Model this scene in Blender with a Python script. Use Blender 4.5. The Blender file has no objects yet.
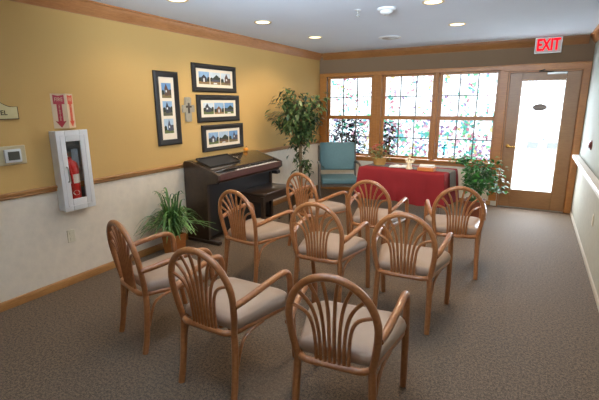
import bpy, bmesh, math, random
from mathutils import Vector, Matrix
R = math.radians
random.seed(7)
col = bpy.context.scene.collection
D, W, H = 7.15, 4.18, 2.5          # back wall, right wall, ceiling
YF = -1.7                           # wall behind the camera

# ------------------------------------------------------------------ materials
def srgb(c):
    return tuple(((v/255)/12.92 if v/255 <= .04045 else (((v/255)+.055)/1.055)**2.4) for v in c) + (1,)

class NT:
    def __init__(s, name):
        s.m = bpy.data.materials.new(name); s.m.use_nodes = True
        s.t = s.m.node_tree; s.t.nodes.clear()
        s.out = s.t.nodes.new('ShaderNodeOutputMaterial')
    def n(s, kind, **kw):
        nd = s.t.nodes.new('ShaderNode'+kind)
        for k, v in kw.items():
            if hasattr(nd, k) and k not in nd.inputs: setattr(nd, k, v)
            else: nd.inputs[k].default_value = v
        return nd
    def l(s, a, b): s.t.links.new(a, b)
    def mix(s, fac, a, b, blend='MIX'):
        nd = s.t.nodes.new('ShaderNodeMix'); nd.data_type = 'RGBA'; nd.blend_type = blend
        for i, v in ((0, fac), (6, a), (7, b)):
            if hasattr(v, 'is_linked'): s.l(v, nd.inputs[i])
            else: nd.inputs[i].default_value = v
        return nd.outputs[2]
    def ramp(s, fac, stops, interp='LINEAR'):
        nd = s.t.nodes.new('ShaderNodeValToRGB'); cr = nd.color_ramp; cr.interpolation = interp
        while len(cr.elements) < len(stops): cr.elements.new(.5)
        for e, (p, c) in zip(cr.elements, stops): e.position = p; e.color = c
        s.l(fac, nd.inputs[0]); return nd.outputs[0]
    def math(s, op, a, b=0.0, c=0.0):
        nd = s.t.nodes.new('ShaderNodeMath'); nd.operation = op
        for i, v in enumerate((a, b, c)):
            if hasattr(v, 'is_linked'): s.l(v, nd.inputs[i])
            else: nd.inputs[i].default_value = v
        return nd.outputs[0]
    def pos(s): return s.n('NewGeometry').outputs['Position']
    def objco(s): return s.n('TexCoord').outputs['Object']
    def mapped(s, vec, scale):
        nd = s.n('Mapping'); nd.inputs['Scale'].default_value = scale; s.l(vec, nd.inputs['Vector']); return nd.outputs[0]
    def noise(s, vec, scale, detail=3, rough=.5, dist=0):
        nd = s.n('TexNoise', Scale=scale, Detail=detail, Roughness=rough, Distortion=dist); s.l(vec, nd.inputs['Vector']); return nd
    def bsdf(s, color, rough=.5, metal=0, spec=.5, coat=0, bump=None, bstr=.2, bdist=.01):
        b = s.n('BsdfPrincipled')
        if hasattr(color, 'is_linked'): s.l(color, b.inputs['Base Color'])
        else: b.inputs['Base Color'].default_value = color
        b.inputs['Roughness'].default_value = rough; b.inputs['Metallic'].default_value = metal
        b.inputs['Specular IOR Level'].default_value = spec; b.inputs['Coat Weight'].default_value = coat
        if bump is not None:
            bn = s.n('Bump', Strength=bstr, Distance=bdist); s.l(bump, bn.inputs['Height']); s.l(bn.outputs[0], b.inputs['Normal'])
        s.l(b.outputs[0], s.out.inputs[0]); return s.m

def plain(name, c, rough=.5, metal=0, spec=.5, var=.12, scale=30, coat=0):
    t = NT(name); nz = t.noise(t.objco(), scale, 3)
    a = srgb(c); lo = tuple(x*(1-var) for x in a[:3])+(1,); hi = tuple(min(1, x*(1+var)) for x in a[:3])+(1,)
    return t.bsdf(t.mix(nz.outputs['Fac'], lo, hi), rough, metal, spec, coat)

def wood(name, c1, c2, rough=.4, grain=(3, 3, 40), axis_scale=None, coat=0, spec=.5):
    t = NT(name)
    v = t.mapped(t.objco(), axis_scale or grain)
    nz = t.noise(v, 4, 5, .6, .6)
    big = t.noise(t.objco(), 2.5, 2)
    f = t.math('ADD', t.math('MULTIPLY', nz.outputs['Fac'], .7), t.math('MULTIPLY', big.outputs['Fac'], .3))
    return t.bsdf(t.ramp(f, [(.35, srgb(c2)), (.65, srgb(c1))]), rough, 0, spec, coat)

def emis(name, c, strength):
    t = NT(name); e = t.n('Emission', Color=srgb(c), Strength=strength); t.l(e.outputs[0], t.out.inputs[0]); return t.m

def two_tone(name, up, low, split, paper=True):
    t = NT(name); p = t.pos()
    sep = t.n('SeparateXYZ'); t.l(p, sep.inputs[0])
    k = t.math('GREATER_THAN', sep.outputs['Z'], split)
    n1 = t.noise(p, 1.2, 2); n2 = t.noise(t.mapped(p, (30, 30, 30)), 1, 4, .7)
    vor = t.n('TexVoronoi', Scale=14.0); t.l(p, vor.inputs['Vector'])
    u = srgb(up); lo = srgb(low)
    cu = t.mix(n1.outputs['Fac'], tuple(x*.94 for x in u[:3])+(1,), tuple(min(1, x*1.06) for x in u[:3])+(1,))
    f = t.math('ADD', t.math('MULTIPLY', n2.outputs['Fac'], .6), t.math('MULTIPLY', vor.outputs['Distance'], .5))
    cl = t.mix(f, tuple(x*.88 for x in lo[:3])+(1,), tuple(min(1, x*1.08) for x in lo[:3])+(1,))
    return t.bsdf(t.mix(k, cu, cl) if False else t.mix(k, cl, cu), .75, 0, .25, bump=n2.outputs['Fac'], bstr=.08)

M = {}
M['wall_left'] = two_tone('left_wall_paint_and_paper', (197, 158, 96), (226, 213, 194), .915)
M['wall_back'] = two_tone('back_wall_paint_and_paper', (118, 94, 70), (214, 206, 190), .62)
M['wall_right'] = two_tone('right_wall_paper', (176, 180, 172), (182, 178, 162), .86)
M['ceiling'] = plain('ceiling_paint', (222, 229, 240), .9, 0, .2, .03, 3)

def carpet():
    t = NT('speckled_carpet'); p = t.pos()
    a = t.noise(p, 150, 2, .8); b = t.noise(p, 60, 3, .7); c = t.noise(p, 1.3, 3); g = t.noise(p, 180, 1)
    f = t.math('ADD', t.math('MULTIPLY', a.outputs['Fac'], .55), t.math('MULTIPLY', b.outputs['Fac'], .45))
    k = t.ramp(f, [(.34, srgb((36, 28, 21))), (.44, srgb((80, 65, 49))), (.51, srgb((104, 86, 69))), (.58, srgb((144, 118, 88))), (.68, srgb((78, 76, 82)))])
    k = t.mix(t.math('MULTIPLY', c.outputs['Fac'], .35), k, srgb((88, 80, 74)))
    return t.bsdf(k, .75, 0, .35, bump=g.outputs['Fac'], bstr=.5, bdist=.006)
M['carpet'] = carpet()
M['oak'] = wood('golden_oak_trim', (172, 122, 66), (136, 90, 44), .42)
M['oak_back'] = wood('oak_window_casing', (178, 116, 52), (146, 90, 36), .42)
M['crown'] = wood('oak_crown', (188, 128, 78), (156, 100, 56), .42)
M['crown_shaded'] = wood('oak_crown_shaded', (150, 98, 50), (122, 76, 36), .45)  # crown oak again, darkened in its colour for the backlit shade
M['door_wood'] = wood('oak_door_slab', (156, 112, 68), (130, 90, 50), .4)
M['chair_wood'] = wood('orange_brown_bentwood', (168, 109, 63), (140, 85, 46), .3, (14, 14, 14), coat=.25)
M['seat'] = plain('taupe_vinyl', (156, 132, 112), .45, 0, .4, .06, 12)
M['piano'] = wood('dark_walnut', (62, 45, 32), (40, 28, 20), .28, (4, 30, 4), coat=.3)
M['piano_top'] = plain('glossy_dark_lid', (56, 46, 34), .16, 0, .6, .1, 6, .5)
M['piano_nose'] = wood('reddish_walnut', (84, 48, 34), (58, 32, 24), .3, (4, 30, 4), coat=.2)
M['black'] = plain('black_lacquer', (22, 20, 20), .35, 0, .5, .1)
M['dark'] = plain('dark_panel', (20, 17, 16), .5)
M['keys'] = plain('ivory_keys', (210, 208, 202), .3)
M['frame_black'] = plain('black_frame_moulding', (34, 29, 25), .45, 0, .35)
M['mat'] = plain('cream_mat', (230, 213, 188), .5, 0, .4, .03)
M['white_metal'] = plain('white_enamel', (226, 226, 226), .35, 0, .5, .02)
M['white'] = plain('white_plastic', (214, 214, 212), .4, 0, .5, .02)
M['beige_plastic'] = plain('beige_plastic', (196, 178, 140), .45, 0, .5, .04)
M['cream_plastic'] = plain('cream_plastic', (216, 205, 178), .4, 0, .5, .03)
M['lcd'] = plain('grey_lcd', (74, 74, 66), .2, 0, .6, .06)
M['sign_white'] = plain('sign_card', (224, 196, 160), .5, 0, .3, .03)
M['sign_red'] = plain('sign_red', (170, 22, 38), .5)
M['sign_orange'] = plain('sign_orange_red', (214, 74, 40), .5)
M['plaque'] = plain('cream_plaque', (206, 190, 140), .5, 0, .3, .05)
M['bronze'] = plain('dark_bronze', (62, 46, 26), .4, .3)
M['tub'] = plain('blue_grey_tub', (112, 122, 132), .5, 0, .4, .05)
M['red_paint'] = plain('extinguisher_red', (196, 28, 26), .3, 0, .5, .08)
M['steel'] = plain('brushed_steel', (168, 166, 160), .35, .8, .5, .06)
M['grey_card'] = plain('blue_grey_card', (138, 158, 172), .6)
M['brass'] = plain('brass', (210, 168, 90), .25, .9, .5, .05)
M['cloth_red'] = plain('red_tablecloth', (134, 33, 36), .8, 0, .25, .12, 8)
M['teal'] = plain('teal_upholstery', (88, 114, 116), .75, 0, .25, .1, 40)
M['arm_wood'] = wood('grey_brown_arm_wood', (104, 92, 78), (74, 62, 50), .4, (10, 10, 10))
M['stone'] = plain('grey_stone', (156, 146, 126), .7, 0, .3, .25, 40)
M['orange'] = plain('orange_gourd_skin', (226, 138, 40), .45, 0, .4, .15, 20)
M['orange_book'] = plain('orange_cover', (206, 122, 54), .5)
M['page'] = plain('paper_white', (228, 224, 214), .7, 0, .2, .03)
M['cream'] = plain('cream_ceramic', (222, 204, 168), .4)
M['basket'] = wood('woven_basket', (204, 154, 84), (156, 108, 52), .6, (40, 40, 60))
M['pot_wood'] = wood('orange_wood_planter', (186, 112, 48), (150, 82, 30), .5, (6, 6, 30))
M['stand'] = wood('red_brown_planter', (140, 74, 44), (104, 52, 30), .5, (6, 6, 30))
M['wicker'] = wood('wicker_pot', (120, 84, 50), (82, 54, 30), .6, (30, 30, 60))
M['bark'] = wood('pale_bark', (150, 124, 88), (110, 86, 56), .8, (20, 20, 3))
M['soil'] = plain('dark_soil', (48, 36, 26), .95, 0, .1, .3, 60)
M['rail_white'] = plain('pale_handrail', (222, 218, 212), .4, 0, .5, .03)
M['base_right'] = plain('beige_base', (186, 176, 160), .5)
M['alarm_red'] = plain('dark_red_alarm', (104, 26, 24), .35)
M['rubber'] = plain('dark_rubber', (30, 30, 30), .6)
M['snow'] = plain('pale_ground', (235, 238, 240), .9, 0, .1, .04)
M['grey_slat'] = plain('grey_slats', (50, 51, 54), .8)
M['pale_slat'] = plain('pale_slats', (200, 202, 206), .8)

def leafmat(name, c1, c2, sc=9, rough=.45, trans=True):
    t = NT(name); nz = t.noise(t.objco(), sc, 2)
    c = t.ramp(nz.outputs['Fac'], [(.35, srgb(c2)), (.65, srgb(c1))])
    t.bsdf(c, rough, 0, .4); return t.m
M['ficus_leaf'] = leafmat('ficus_leaf', (84, 104, 54), (30, 44, 26), 9)
M['fern_leaf'] = leafmat('arching_leaf', (104, 142, 72), (50, 88, 44), 10)
M['bush_leaf'] = leafmat('bright_leaf', (74, 138, 58), (28, 80, 34), 14)
M['flower_leaf'] = leafmat('arrangement_leaf', (150, 140, 80), (80, 88, 48), 30)
M['outdoor_leaf'] = leafmat('outdoor_dark_leaf', (64, 52, 70), (18, 30, 24), 6)
M['petal_red'] = plain('dusty_red_petal', (190, 74, 68), .7)
M['petal_pink'] = plain('dusty_pink_petal', (190, 120, 104), .7)

def runner():
    t = NT('striped_runner'); sep = t.n('SeparateXYZ'); t.l(t.objco(), sep.inputs[0])
    f = t.math('FRACT', t.math('MULTIPLY', sep.outputs['Y'], 14))
    return t.bsdf(t.ramp(f, [(0, srgb((96, 92, 92))), (.3, srgb((146, 120, 108))), (.5, srgb((88, 104, 104))), (.8, srgb((150, 140, 124)))], 'CONSTANT'), .85, 0, .2)
M['runner'] = runner()

def clear_glass(name, refl=.06):
    t = NT(name); tr = t.n('BsdfTransparent'); gl = t.n('BsdfGlossy', Roughness=.02)
    mx = t.n('MixShader'); mx.inputs[0].default_value = refl
    t.l(tr.outputs[0], mx.inputs[1]); t.l(gl.outputs[0], mx.inputs[2]); t.l(mx.outputs[0], t.out.inputs[0]); return t.m
M['glass'] = clear_glass('clear_door_glass')
M['cab_glass'] = clear_glass('cabinet_pane', .05)

def stained(name, dens):
    """printed stained-glass film: loose flowers and leaves on clear glass"""
    t = NT(name); p = t.pos()
    dn = t.noise(p, 5, 3, .6)
    off = t.n('VectorMath', operation='SCALE'); t.l(dn.outputs['Color'], off.inputs[0]); off.inputs['Scale'].default_value = .16
    q = t.n('VectorMath', operation='ADD'); t.l(p, q.inputs[0]); t.l(off.outputs[0], q.inputs[1])
    v = t.n('TexVoronoi', Scale=24.0); t.l(q.outputs[0], v.inputs['Vector'])
    sep = t.n('SeparateColor'); t.l(v.outputs['Color'], sep.inputs[0])
    hue = t.ramp(sep.outputs[0], [(0, (.03, .28, .22, 1)), (.2, (.10, .38, .16, 1)), (.34, (.36, .09, .13, 1)), (.5, (.50, .27, .30, 1)),
                                  (.66, (.12, .34, .36, 1)), (.78, (.20, .12, .26, 1)), (.9, (.46, .38, .14, 1))], 'CONSTANT')
    big = t.noise(p, 3.2, 2)
    thr = t.math('ADD', sep.outputs[1], t.math('MULTIPLY', t.math('SUBTRACT', big.outputs['Fac'], .5), 1.4))
    k = t.math('LESS_THAN', thr, dens)
    pale = t.mix(t.math('MULTIPLY', dn.outputs['Fac'], 1.5), (.36, .42, .40, 1), (1, 1, 1, 1))
    c = t.mix(t.math('MULTIPLY', k, .93), pale, hue)
    # thin leading lines between the pieces, only in the figured areas
    v2 = t.n('TexVoronoi', Scale=15.0, feature='DISTANCE_TO_EDGE'); t.l(q.outputs[0], v2.inputs['Vector'])
    ln = t.math('MULTIPLY', t.math('LESS_THAN', v2.outputs['Distance'], .035), t.math('LESS_THAN', thr, dens+.22))
    c = t.mix(t.math('MULTIPLY', ln, .6), c, (.03, .05, .05, 1))
    c = t.mix(1.0, c, (.125, .122, .12, 1), 'MULTIPLY')
    tr = t.n('BsdfTransparent'); t.l(c, tr.inputs[0])
    gl = t.n('BsdfGlossy', Roughness=.1); mx = t.n('MixShader'); mx.inputs[0].default_value = .03
    t.l(tr.outputs[0], mx.inputs[1]); t.l(gl.outputs[0], mx.inputs[2]); t.l(mx.outputs[0], t.out.inputs[0]); return t.m
M['pane_up'] = stained('stained_film_sparse', .16)
M['pane_lo'] = stained('stained_film_dense', .46)
def tint(name, c):
    t = NT(name); tr = t.n('BsdfTransparent', Color=c); t.l(tr.outputs[0], t.out.inputs[0]); return t.m
M['cross_glass'] = tint('teal_cross_glass', (.08, .5, .5, 1))
M['lens'] = emis('downlight_lens', (255, 232, 190), 4.0)
M['exit_face'] = emis('exit_face', (214, 190, 186), .62)
M['exit_red'] = emis('exit_letters', (255, 20, 40), 1.5)

# ------------------------------------------------------------------ mesh builder
class MB:
    def __init__(s): s.v = []; s.f = []; s.mi = []; s.cur = 0
    def add(s, vs, fs, xf=None):
        o = len(s.v)
        s.v += [tuple(xf @ Vector(p)) if xf else tuple(p) for p in vs]
        s.f += [tuple(i+o for i in f) for f in fs]; s.mi += [s.cur]*len(fs); return s
    def frombm(s, bm, xf=None):
        bm.verts.index_update()
        s.add([v.co[:] for v in bm.verts], [[v.index for v in f.verts] for f in bm.faces], xf); bm.free(); return s
    def box(s, x0, x1, y0, y1, z0, z1, bev=0, seg=1, xf=None):
        bm = bmesh.new(); bmesh.ops.create_cube(bm, size=1)
        for v in bm.verts:
            v.co = Vector(((x0+x1)/2+v.co.x*(x1-x0), (y0+y1)/2+v.co.y*(y1-y0), (z0+z1)/2+v.co.z*(z1-z0)))
        if bev: bmesh.ops.bevel(bm, geom=bm.edges[:], offset=bev, segments=seg, affect='EDGES', profile=.5)
        return s.frombm(bm, xf)
    def tube(s, pts, r, seg=10, caps=True, cyclic=False, xf=None):
        pts = [Vector(p) for p in pts]; n = len(pts); rs = r if isinstance(r, (list, tuple)) else [r]*n
        vs = []; fs = []; prev = None
        for i, p in enumerate(pts):
            if cyclic: t = pts[(i+1) % n]-pts[i-1]
            else: t = pts[min(i+1, n-1)]-pts[max(i-1, 0)]
            t.normalize()
            if prev is None:
                a = Vector((0, 0, 1)) if abs(t.z) < .9 else Vector((1, 0, 0))
                u = t.cross(a).normalized()
            else:
                u = (prev-t*prev.dot(t)).normalized()
            prev = u; w = t.cross(u)
            for k in range(seg):
                an = 2*math.pi*k/seg
                vs.append(p+(u*math.cos(an)+w*math.sin(an))*rs[i])
        m = n if cyclic else n-1
        for i in range(m):
            for k in range(seg):
                a = i*seg+k; b = i*seg+(k+1) % seg; j = (i+1) % n
                fs.append((a, b, j*seg+(k+1) % seg, j*seg+k))
        if caps and not cyclic:
            fs.append(tuple(range(seg))[::-1]); fs.append(tuple((n-1)*seg+k for k in range(seg)))
        return s.add(vs, fs, xf)
    def lathe(s, prof, seg=24, c=(0, 0, 0), xf=None):
        """prof = [(r, z)] about the z axis"""
        vs = []; fs = []
        for r, z in prof:
            for k in range(seg):
                a = 2*math.pi*k/seg; vs.append((c[0]+r*math.cos(a), c[1]+r*math.sin(a), c[2]+z))
        for i in range(len(prof)-1):
            for k in range(seg):
                fs.append((i*seg+k, i*seg+(k+1) % seg, (i+1)*seg+(k+1) % seg, (i+1)*seg+k))
        if prof[0][0] > 1e-5: fs.append(tuple(range(seg))[::-1])
        if prof[-1][0] > 1e-5: fs.append(tuple((len(prof)-1)*seg+k for k in range(seg)))
        return s.add(vs, fs, xf)
    def prism(s, poly, a, b, axis='y', xf=None):
        """extrude a 2-D outline; axis y: poly=(x,z); axis x: poly=(y,z); axis z: poly=(x,y)"""
        def P(p, t): return {'y': (p[0], t, p[1]), 'x': (t, p[0], p[1]), 'z': (p[0], p[1], t)}[axis]
        n = len(poly); vs = [P(p, a) for p in poly]+[P(p, b) for p in poly]
        fs = [tuple(range(n)), tuple(range(2*n-1, n-1, -1))]+[(i, i+n, (i+1) % n+n, (i+1) % n) for i in range(n)]
        bm = bmesh.new(); vv = [bm.verts.new(p) for p in vs]
        for f in fs: bm.faces.new([vv[i] for i in f])
        bmesh.ops.recalc_face_normals(bm, faces=bm.faces[:]); return s.frombm(bm, xf)
    def flat(s, poly, axis, t):
        P = {'x': lambda p: (t, p[0], p[1]), 'y': lambda p: (p[0], t, p[1]), 'z': lambda p: (p[0], p[1], t)}[axis]
        return s.add([P(p) for p in poly], [tuple(range(len(poly)))])
    def ball(s, c, rx, ry=None, rz=None, seg=14, xf=None):
        bm = bmesh.new(); bmesh.ops.create_uvsphere(bm, u_segments=seg, v_segments=max(6, seg//2), radius=1)
        for v in bm.verts: v.co = Vector((c[0]+v.co.x*rx, c[1]+v.co.y*(ry or rx), c[2]+v.co.z*(rz or rx)))
        return s.frombm(bm, xf)
    def leaf(s, p, d, up, ln, wd, droop=.25):
        d = Vector(d).normalized(); up = Vector(up); side = d.cross(up)
        if side.length < 1e-3: side = Vector((1, 0, 0))
        side.normalize(); n = side.cross(d); p = Vector(p)
        m = p+d*ln*.45-n*ln*droop*.2; e = p+d*ln-n*ln*droop
        return s.add([p, m+side*wd/2+n*wd*.12, m, m-side*wd/2+n*wd*.12, e, ], [(0, 2, 1), (0, 3, 2), (2, 4, 1), (2, 3, 4)])
    def build(s, name, mats, parent=None, smooth=40):
        me = bpy.data.meshes.new(name); me.from_pydata([tuple(p) for p in s.v], [], s.f); me.update()
        for m in (mats if isinstance(mats, (list, tuple)) else [mats]): me.materials.append(m)
        me.polygons.foreach_set('material_index', s.mi)
        if smooth:
            me.polygons.foreach_set('use_smooth', [True]*len(me.polygons)); me.set_sharp_from_angle(angle=R(smooth))
        o = bpy.data.objects.new(name, me); col.objects.link(o)
        if parent: o.parent = parent
        return o

def tag(o, label, cat=None, group=None, kind=None):
    o['label'] = label
    if cat: o['category'] = cat
    if group: o['group'] = group
    if kind: o['kind'] = kind
    return o
def thing(name, label, cat, loc=(0, 0, 0), rz=0, group=None, kind=None):
    o = bpy.data.objects.new(name, None); col.objects.link(o); o.empty_display_size = .1
    o.location = loc; o.rotation_euler = (0, 0, rz); return tag(o, label, cat, group, kind)
def struct(name, mb, mats, label, cat, smooth=40):
    return tag(mb.build(name, mats, None, smooth), label, cat, kind='structure')
def copy_tree(o, parent=None):
    c = o.copy(); col.objects.link(c)
    if parent: c.parent = parent
    for ch in list(o.children): copy_tree(ch, c)
    return c
def bez(p0, p1, p2, p3, n=12):
    p0, p1, p2, p3 = map(Vector, (p0, p1, p2, p3)); r = []
    for i in range(n+1):
        t = i/n; u = 1-t; r.append(p0*u**3+p1*3*u*u*t+p2*3*u*t*t+p3*t**3)
    return r
def smoothpath(pts, n=6):
    P = [Vector(p) for p in pts]; r = []
    for i in range(len(P)-1):
        a = P[max(i-1, 0)]; b = P[i]; c = P[i+1]; d = P[min(i+2, len(P)-1)]
        for k in range(n):
            t = k/n
            r.append(.5*((2*b)+(c-a)*t+(2*a-5*b+4*c-d)*t*t+(3*b-a-3*c+d)*t**3))
    r.append(P[-1]); return r
def text_geo(s, size, align='CENTER', squeeze=1.0):
    cu = bpy.data.curves.new('lettering', 'FONT'); cu.body = s; cu.size = size; cu.align_x = align; cu.align_y = 'CENTER'; cu.resolution_u = 3
    o = bpy.data.objects.new('lettering', cu); col.objects.link(o)
    dg = bpy.context.evaluated_depsgraph_get(); me = bpy.data.meshes.new_from_object(o.evaluated_get(dg))
    vs = [(v.co.x*squeeze, v.co.y) for v in me.vertices]; fs = [tuple(p.vertices) for p in me.polygons]
    bpy.data.objects.remove(o); bpy.data.curves.remove(cu); bpy.data.meshes.remove(me); return vs, fs
def put_text(mb, s, size, fn, bold=0, squeeze=1.0):
    vs, fs = text_geo(s, size, squeeze=squeeze)
    offs = [(0, 0)] if not bold else [(-bold, 0), (bold, 0), (0, bold), (0, -bold)]
    for k, (dx, dy) in enumerate(offs): mb.add([fn(x+dx, y+dy, k*.0001) for x, y in vs], fs)

# ------------------------------------------------------------------ room shell
struct('floor', MB().box(-.2, W+.2, YF-.2, D+.2, -.12, 0), M['carpet'], 'dark grey-brown speckled carpet across the room', 'floor')
struct('ceiling', MB().box(-.2, W+.2, YF-.2, D+.2, H, H+.12), M['ceiling'], 'plain pale grey ceiling with round downlights', 'ceiling')
wl_ = MB()      # with a niche for the extinguisher cabinet
for q in ((YF-.2, 2.055, 0, H), (2.305, D+.2, 0, H), (2.055, 2.305, 0, .725), (2.055, 2.305, 1.375, H)): wl_.box(-.18, 0, q[0], q[1], q[2], q[3])
wl_.box(-.18, -.07, 2.055, 2.305, .725, 1.375)
struct('wall_left', wl_, M['wall_left'], 'left wall, yellow above a wood rail and pale textured paper below', 'wall')
struct('wall_right', MB().box(W, W+.18, YF-.2, D+.2, 0, H), M['wall_right'], 'pale greenish white wall at the right by the door', 'wall')
struct('wall_front', MB().box(-.18, W+.18, YF-.18, YF, 0, H), M['wall_right'], 'plain pale wall behind the viewer', 'wall')
WX0, WX1, WZ0, WZ1 = .13, 3.06, .66, 2.086      # opening for the three windows
DX0, DX1, DZ1 = 3.165, 4.10, 2.06               # door opening
mb = MB()
mb.box(0, WX0, D, D+.16, 0, H); mb.box(WX0, WX1, D, D+.16, 0, WZ0); mb.box(WX0, WX1, D, D+.16, WZ1, H)
mb.box(WX1, DX0, D, D+.16, 0, H); mb.box(DX0, DX1, D, D+.16, DZ1, H); mb.box(DX1, W, D, D+.16, 0, H)
struct('wall_back', mb, M['wall_back'], 'taupe back wall around the windows and the glazed door', 'wall')

# baseboards, chair rail, crown
bp = [(0, 0), (.016, 0), (.016, .056), (.009, .068), (.006, .073), (0, .073)]
struct('baseboard_left', MB().prism(bp, YF, D, 'y'), M['oak'], 'golden oak baseboard along the left wall', 'baseboard')
struct('baseboard_right', MB().prism([(W-x*.7, z*.62) for x, z in bp], YF, D-.03, 'y'), M['base_right'], 'pale baseboard along the right wall', 'baseboard')
struct('baseboard_back', MB().prism([(D-x, z) for x, z in bp], .02, 3.08, 'x'), M['oak'], 'oak baseboard under the windows', 'baseboard')
cr = [(0, .880), (.012, .882), (.018, .892), (.014, .902), (.024, .908), (.026, .924), (.02, .932), (0, .934)]
struct('trim_1', MB().prism(cr, YF, D-.03, 'y'), M['oak'], 'thin oak chair rail across the left wall', 'chair rail')
cp = [(0, 2.385), (.010, 2.385), (.014, 2.40), (.024, 2.41), (.044, 2.45), (.054, 2.465), (.058, 2.482), (.075, 2.488), (.075, H), (0, H)]
struct('trim_2', MB().prism(cp, YF, D, 'y'), M['crown'], 'oak crown moulding along the top of the left wall', 'crown moulding')
struct('trim_3', MB().prism([(D-x, z) for x, z in cp], .076, W-.076, 'x'), M['crown_shaded'], 'oak crown moulding above the windows and door', 'crown moulding')
struct('trim_4', MB().prism([(W-x, z) for x, z in cp], YF, D, 'y'), M['crown'], 'oak crown moulding along the top of the right wall', 'crown moulding')

# window casing: head, side, mullions, stool, apron
mb = MB()
mb.box(.012, WX0+.02, D-.024, D-.001, .60, 2.14, .004)                   # left side casing
mb.box(.012, 3.16, D-.028, D-.001, 2.085, 2.14, .004)
mb.box(.012, 3.16, D-.036, D-.001, 2.132, 2.15, .004)
mb.box(1.045, 1.195, D-.024, D+.14, .66, 2.09, .004); mb.box(1.095, 1.145, D-.034, D-.02, .66, 2.09, .004)
mb.box(2.090, 2.150, D-.024, D+.14, .66, 2.09, .004); mb.box(2.105, 2.135, D-.034, D-.02, .66, 2.09, .004)
mb.box(3.045, 3.16, D-.024, D-.001, .08, 2.14, .004)
mb.box(.012, 3.075, D-.06, D-.001, .650, .676, .006)                     # stool
mb.box(.012, 3.06, D-.022, D-.001, .595, .652, .004)                     # apron
struct('trim_5', mb, M['oak_back'], 'golden oak casing and sill around the three windows', 'window casing')
mb = MB()
mb.box(DX0, DX0+.02, D, D+.14, 0, DZ1); mb.box(DX1-.02, DX1, D, D+.14, 0, DZ1); mb.box(DX0+.02, DX1-.02, D, D+.14, DZ1-.02, DZ1)
mb.box(4.085, W-.005, D-.026, D-.001, 0, 2.15, .004)
mb.box(3.10, W-.005, D-.029, D-.002, 2.062, 2.145, .004); mb.box(3.10, W-.005, D-.036, D-.002, 2.138, 2.156, .004)
for q in ((DX0+.0195, DX0+.04, 0, DZ1-.02), (DX1-.04, DX1-.0195, 0, DZ1-.02), (DX0+.04, DX1-.04, DZ1-.045, DZ1-.0195)): mb.box(q[0], q[1], D+.067, D+.085, q[2], q[3])
struct('trim_6', mb, M['oak_back'], 'oak frame and casing around the glazed exit door', 'door casing')

# ------------------------------------------------------------------ windows
def sash(x0, x1, z0, z1, gz0, gz1, gx0, gx1, y, pane_m, root, cross=None):
    mb = MB(); t = .035
    mb.box(x0, gx0, y, y+t, z0, z1, .004); mb.box(gx1, x1, y, y+t, z0, z1, .004)
    mb.box(gx0, gx1, y, y+t, z0, gz0, .004); mb.box(gx0, gx1, y, y+t, gz1, z1, .004)
    s = mb.build('window_sash', M['oak_back'], root)
    mb = MB()
    for k in (1, 2):
        xx = gx0+(gx1-gx0)*k/3; mb.box(xx-.0075, xx+.0075, y+.008, y+.026, gz0, gz1)
    zz = (gz0+gz1)/2; mb.box(gx0, gx1, y+.009, y+.025, zz-.0075, zz+.0075)
    mb.build('muntin', M['muntin'], s)
    MB().flat([(gx0-.004, gz0-.004), (gx1+.004, gz0-.004), (gx1+.004, gz1+.004), (gx0-.004, gz1+.004)], 'y', y+.031).build('pane', pane_m, s)
    if cross:
        cx, cz, h = cross; mb = MB()
        mb.flat([(cx-.014, cz-h), (cx+.014, cz-h), (cx+.014, cz+h), (cx-.014, cz+h)], 'y', y+.0275)
        mb.flat([(cx-h*.62, cz+h*.25), (cx+h*.62, cz+h*.25), (cx+h*.62, cz+h*.25+.026), (cx-h*.62, cz+h*.25+.026)], 'y', y+.0274)
        c = mb.build('cross_emblem', M['cross_glass'], s); c['label'] = 'small teal glass cross'
M['muntin'] = plain('dark_muntin', (70, 74, 66), .5)
wins = [(.135, 1.043, .185, .985), (1.197, 2.088, 1.245, 2.045), (2.152, 3.058, 2.200, 3.005)]
wl = ['left stained-glass window behind the teal armchair', 'middle stained-glass window above the flower arrangement', 'right stained-glass window next to the exit door']
for i, (x0, x1, g0, g1) in enumerate(wins):
    r = thing('window_%d' % (i+1), wl[i], 'window', ((x0+x1)/2, D, .676), kind='structure')
    ox = (x0+x1)/2
    sash(x0-ox, x1-ox, 1.34-.676, 2.085-.676, 1.40-.676, 2.055-.676, g0-ox, g1-ox, .075, M['pane_up'], r)
    sash(x0-ox, x1-ox, 0, 1.395-.676, .718-.676, 1.337-.676, g0-ox, g1-ox, .03, M['pane_lo'], r,
         (2.30-ox, .845-.676, .09) if i == 2 else None)

# ------------------------------------------------------------------ exit door
d = thing('door_1', 'oak exit door with a tall bright glass panel', 'door', ((DX0+DX1)/2, D, 0), kind='structure')
ox = (DX0+DX1)/2; a, b = DX0+.022-ox, DX1-.022-ox; ga, gb = 3.345-ox, 3.905-ox
mb = MB()
mb.box(a, ga, .02, .064, .008, 2.036, .003); mb.box(gb, b, .02, .064, .008, 2.036, .003)
mb.box(ga, gb, .02, .064, .008, .28, .003); mb.box(ga, gb, .02, .064, 1.925, 2.036, .003)
slab = mb.build('door_slab', M['door_wood'], d)
mb = MB(); e = .014
for q in ((ga, ga+e, .28, 1.925), (gb-e, gb, .28, 1.925), (ga+e, gb-e, .28, .28+e), (ga+e, gb-e, 1.925-e, 1.925)):
    mb.box(q[0], q[1], .012, .022, q[2], q[3], .003)
mb.build('glass_stop', M['rail_white'], slab)
MB().box(ga-.005, gb+.005, .040, .046, .275, 1.93).build('glass_pane', M['glass'], d)
mb = MB(); n = 28
mb.prism([(3.612-ox+.1*math.cos(2*math.pi*k/n), 1.54+.055*math.sin(2*math.pi*k/n)) for k in range(n)], .034, .0395, 'y')
st = mb.build('oval_plaque', plain('grey_oval', (128, 110, 100), .5), d); st['label'] = 'grey oval sticker on the glass'
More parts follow.
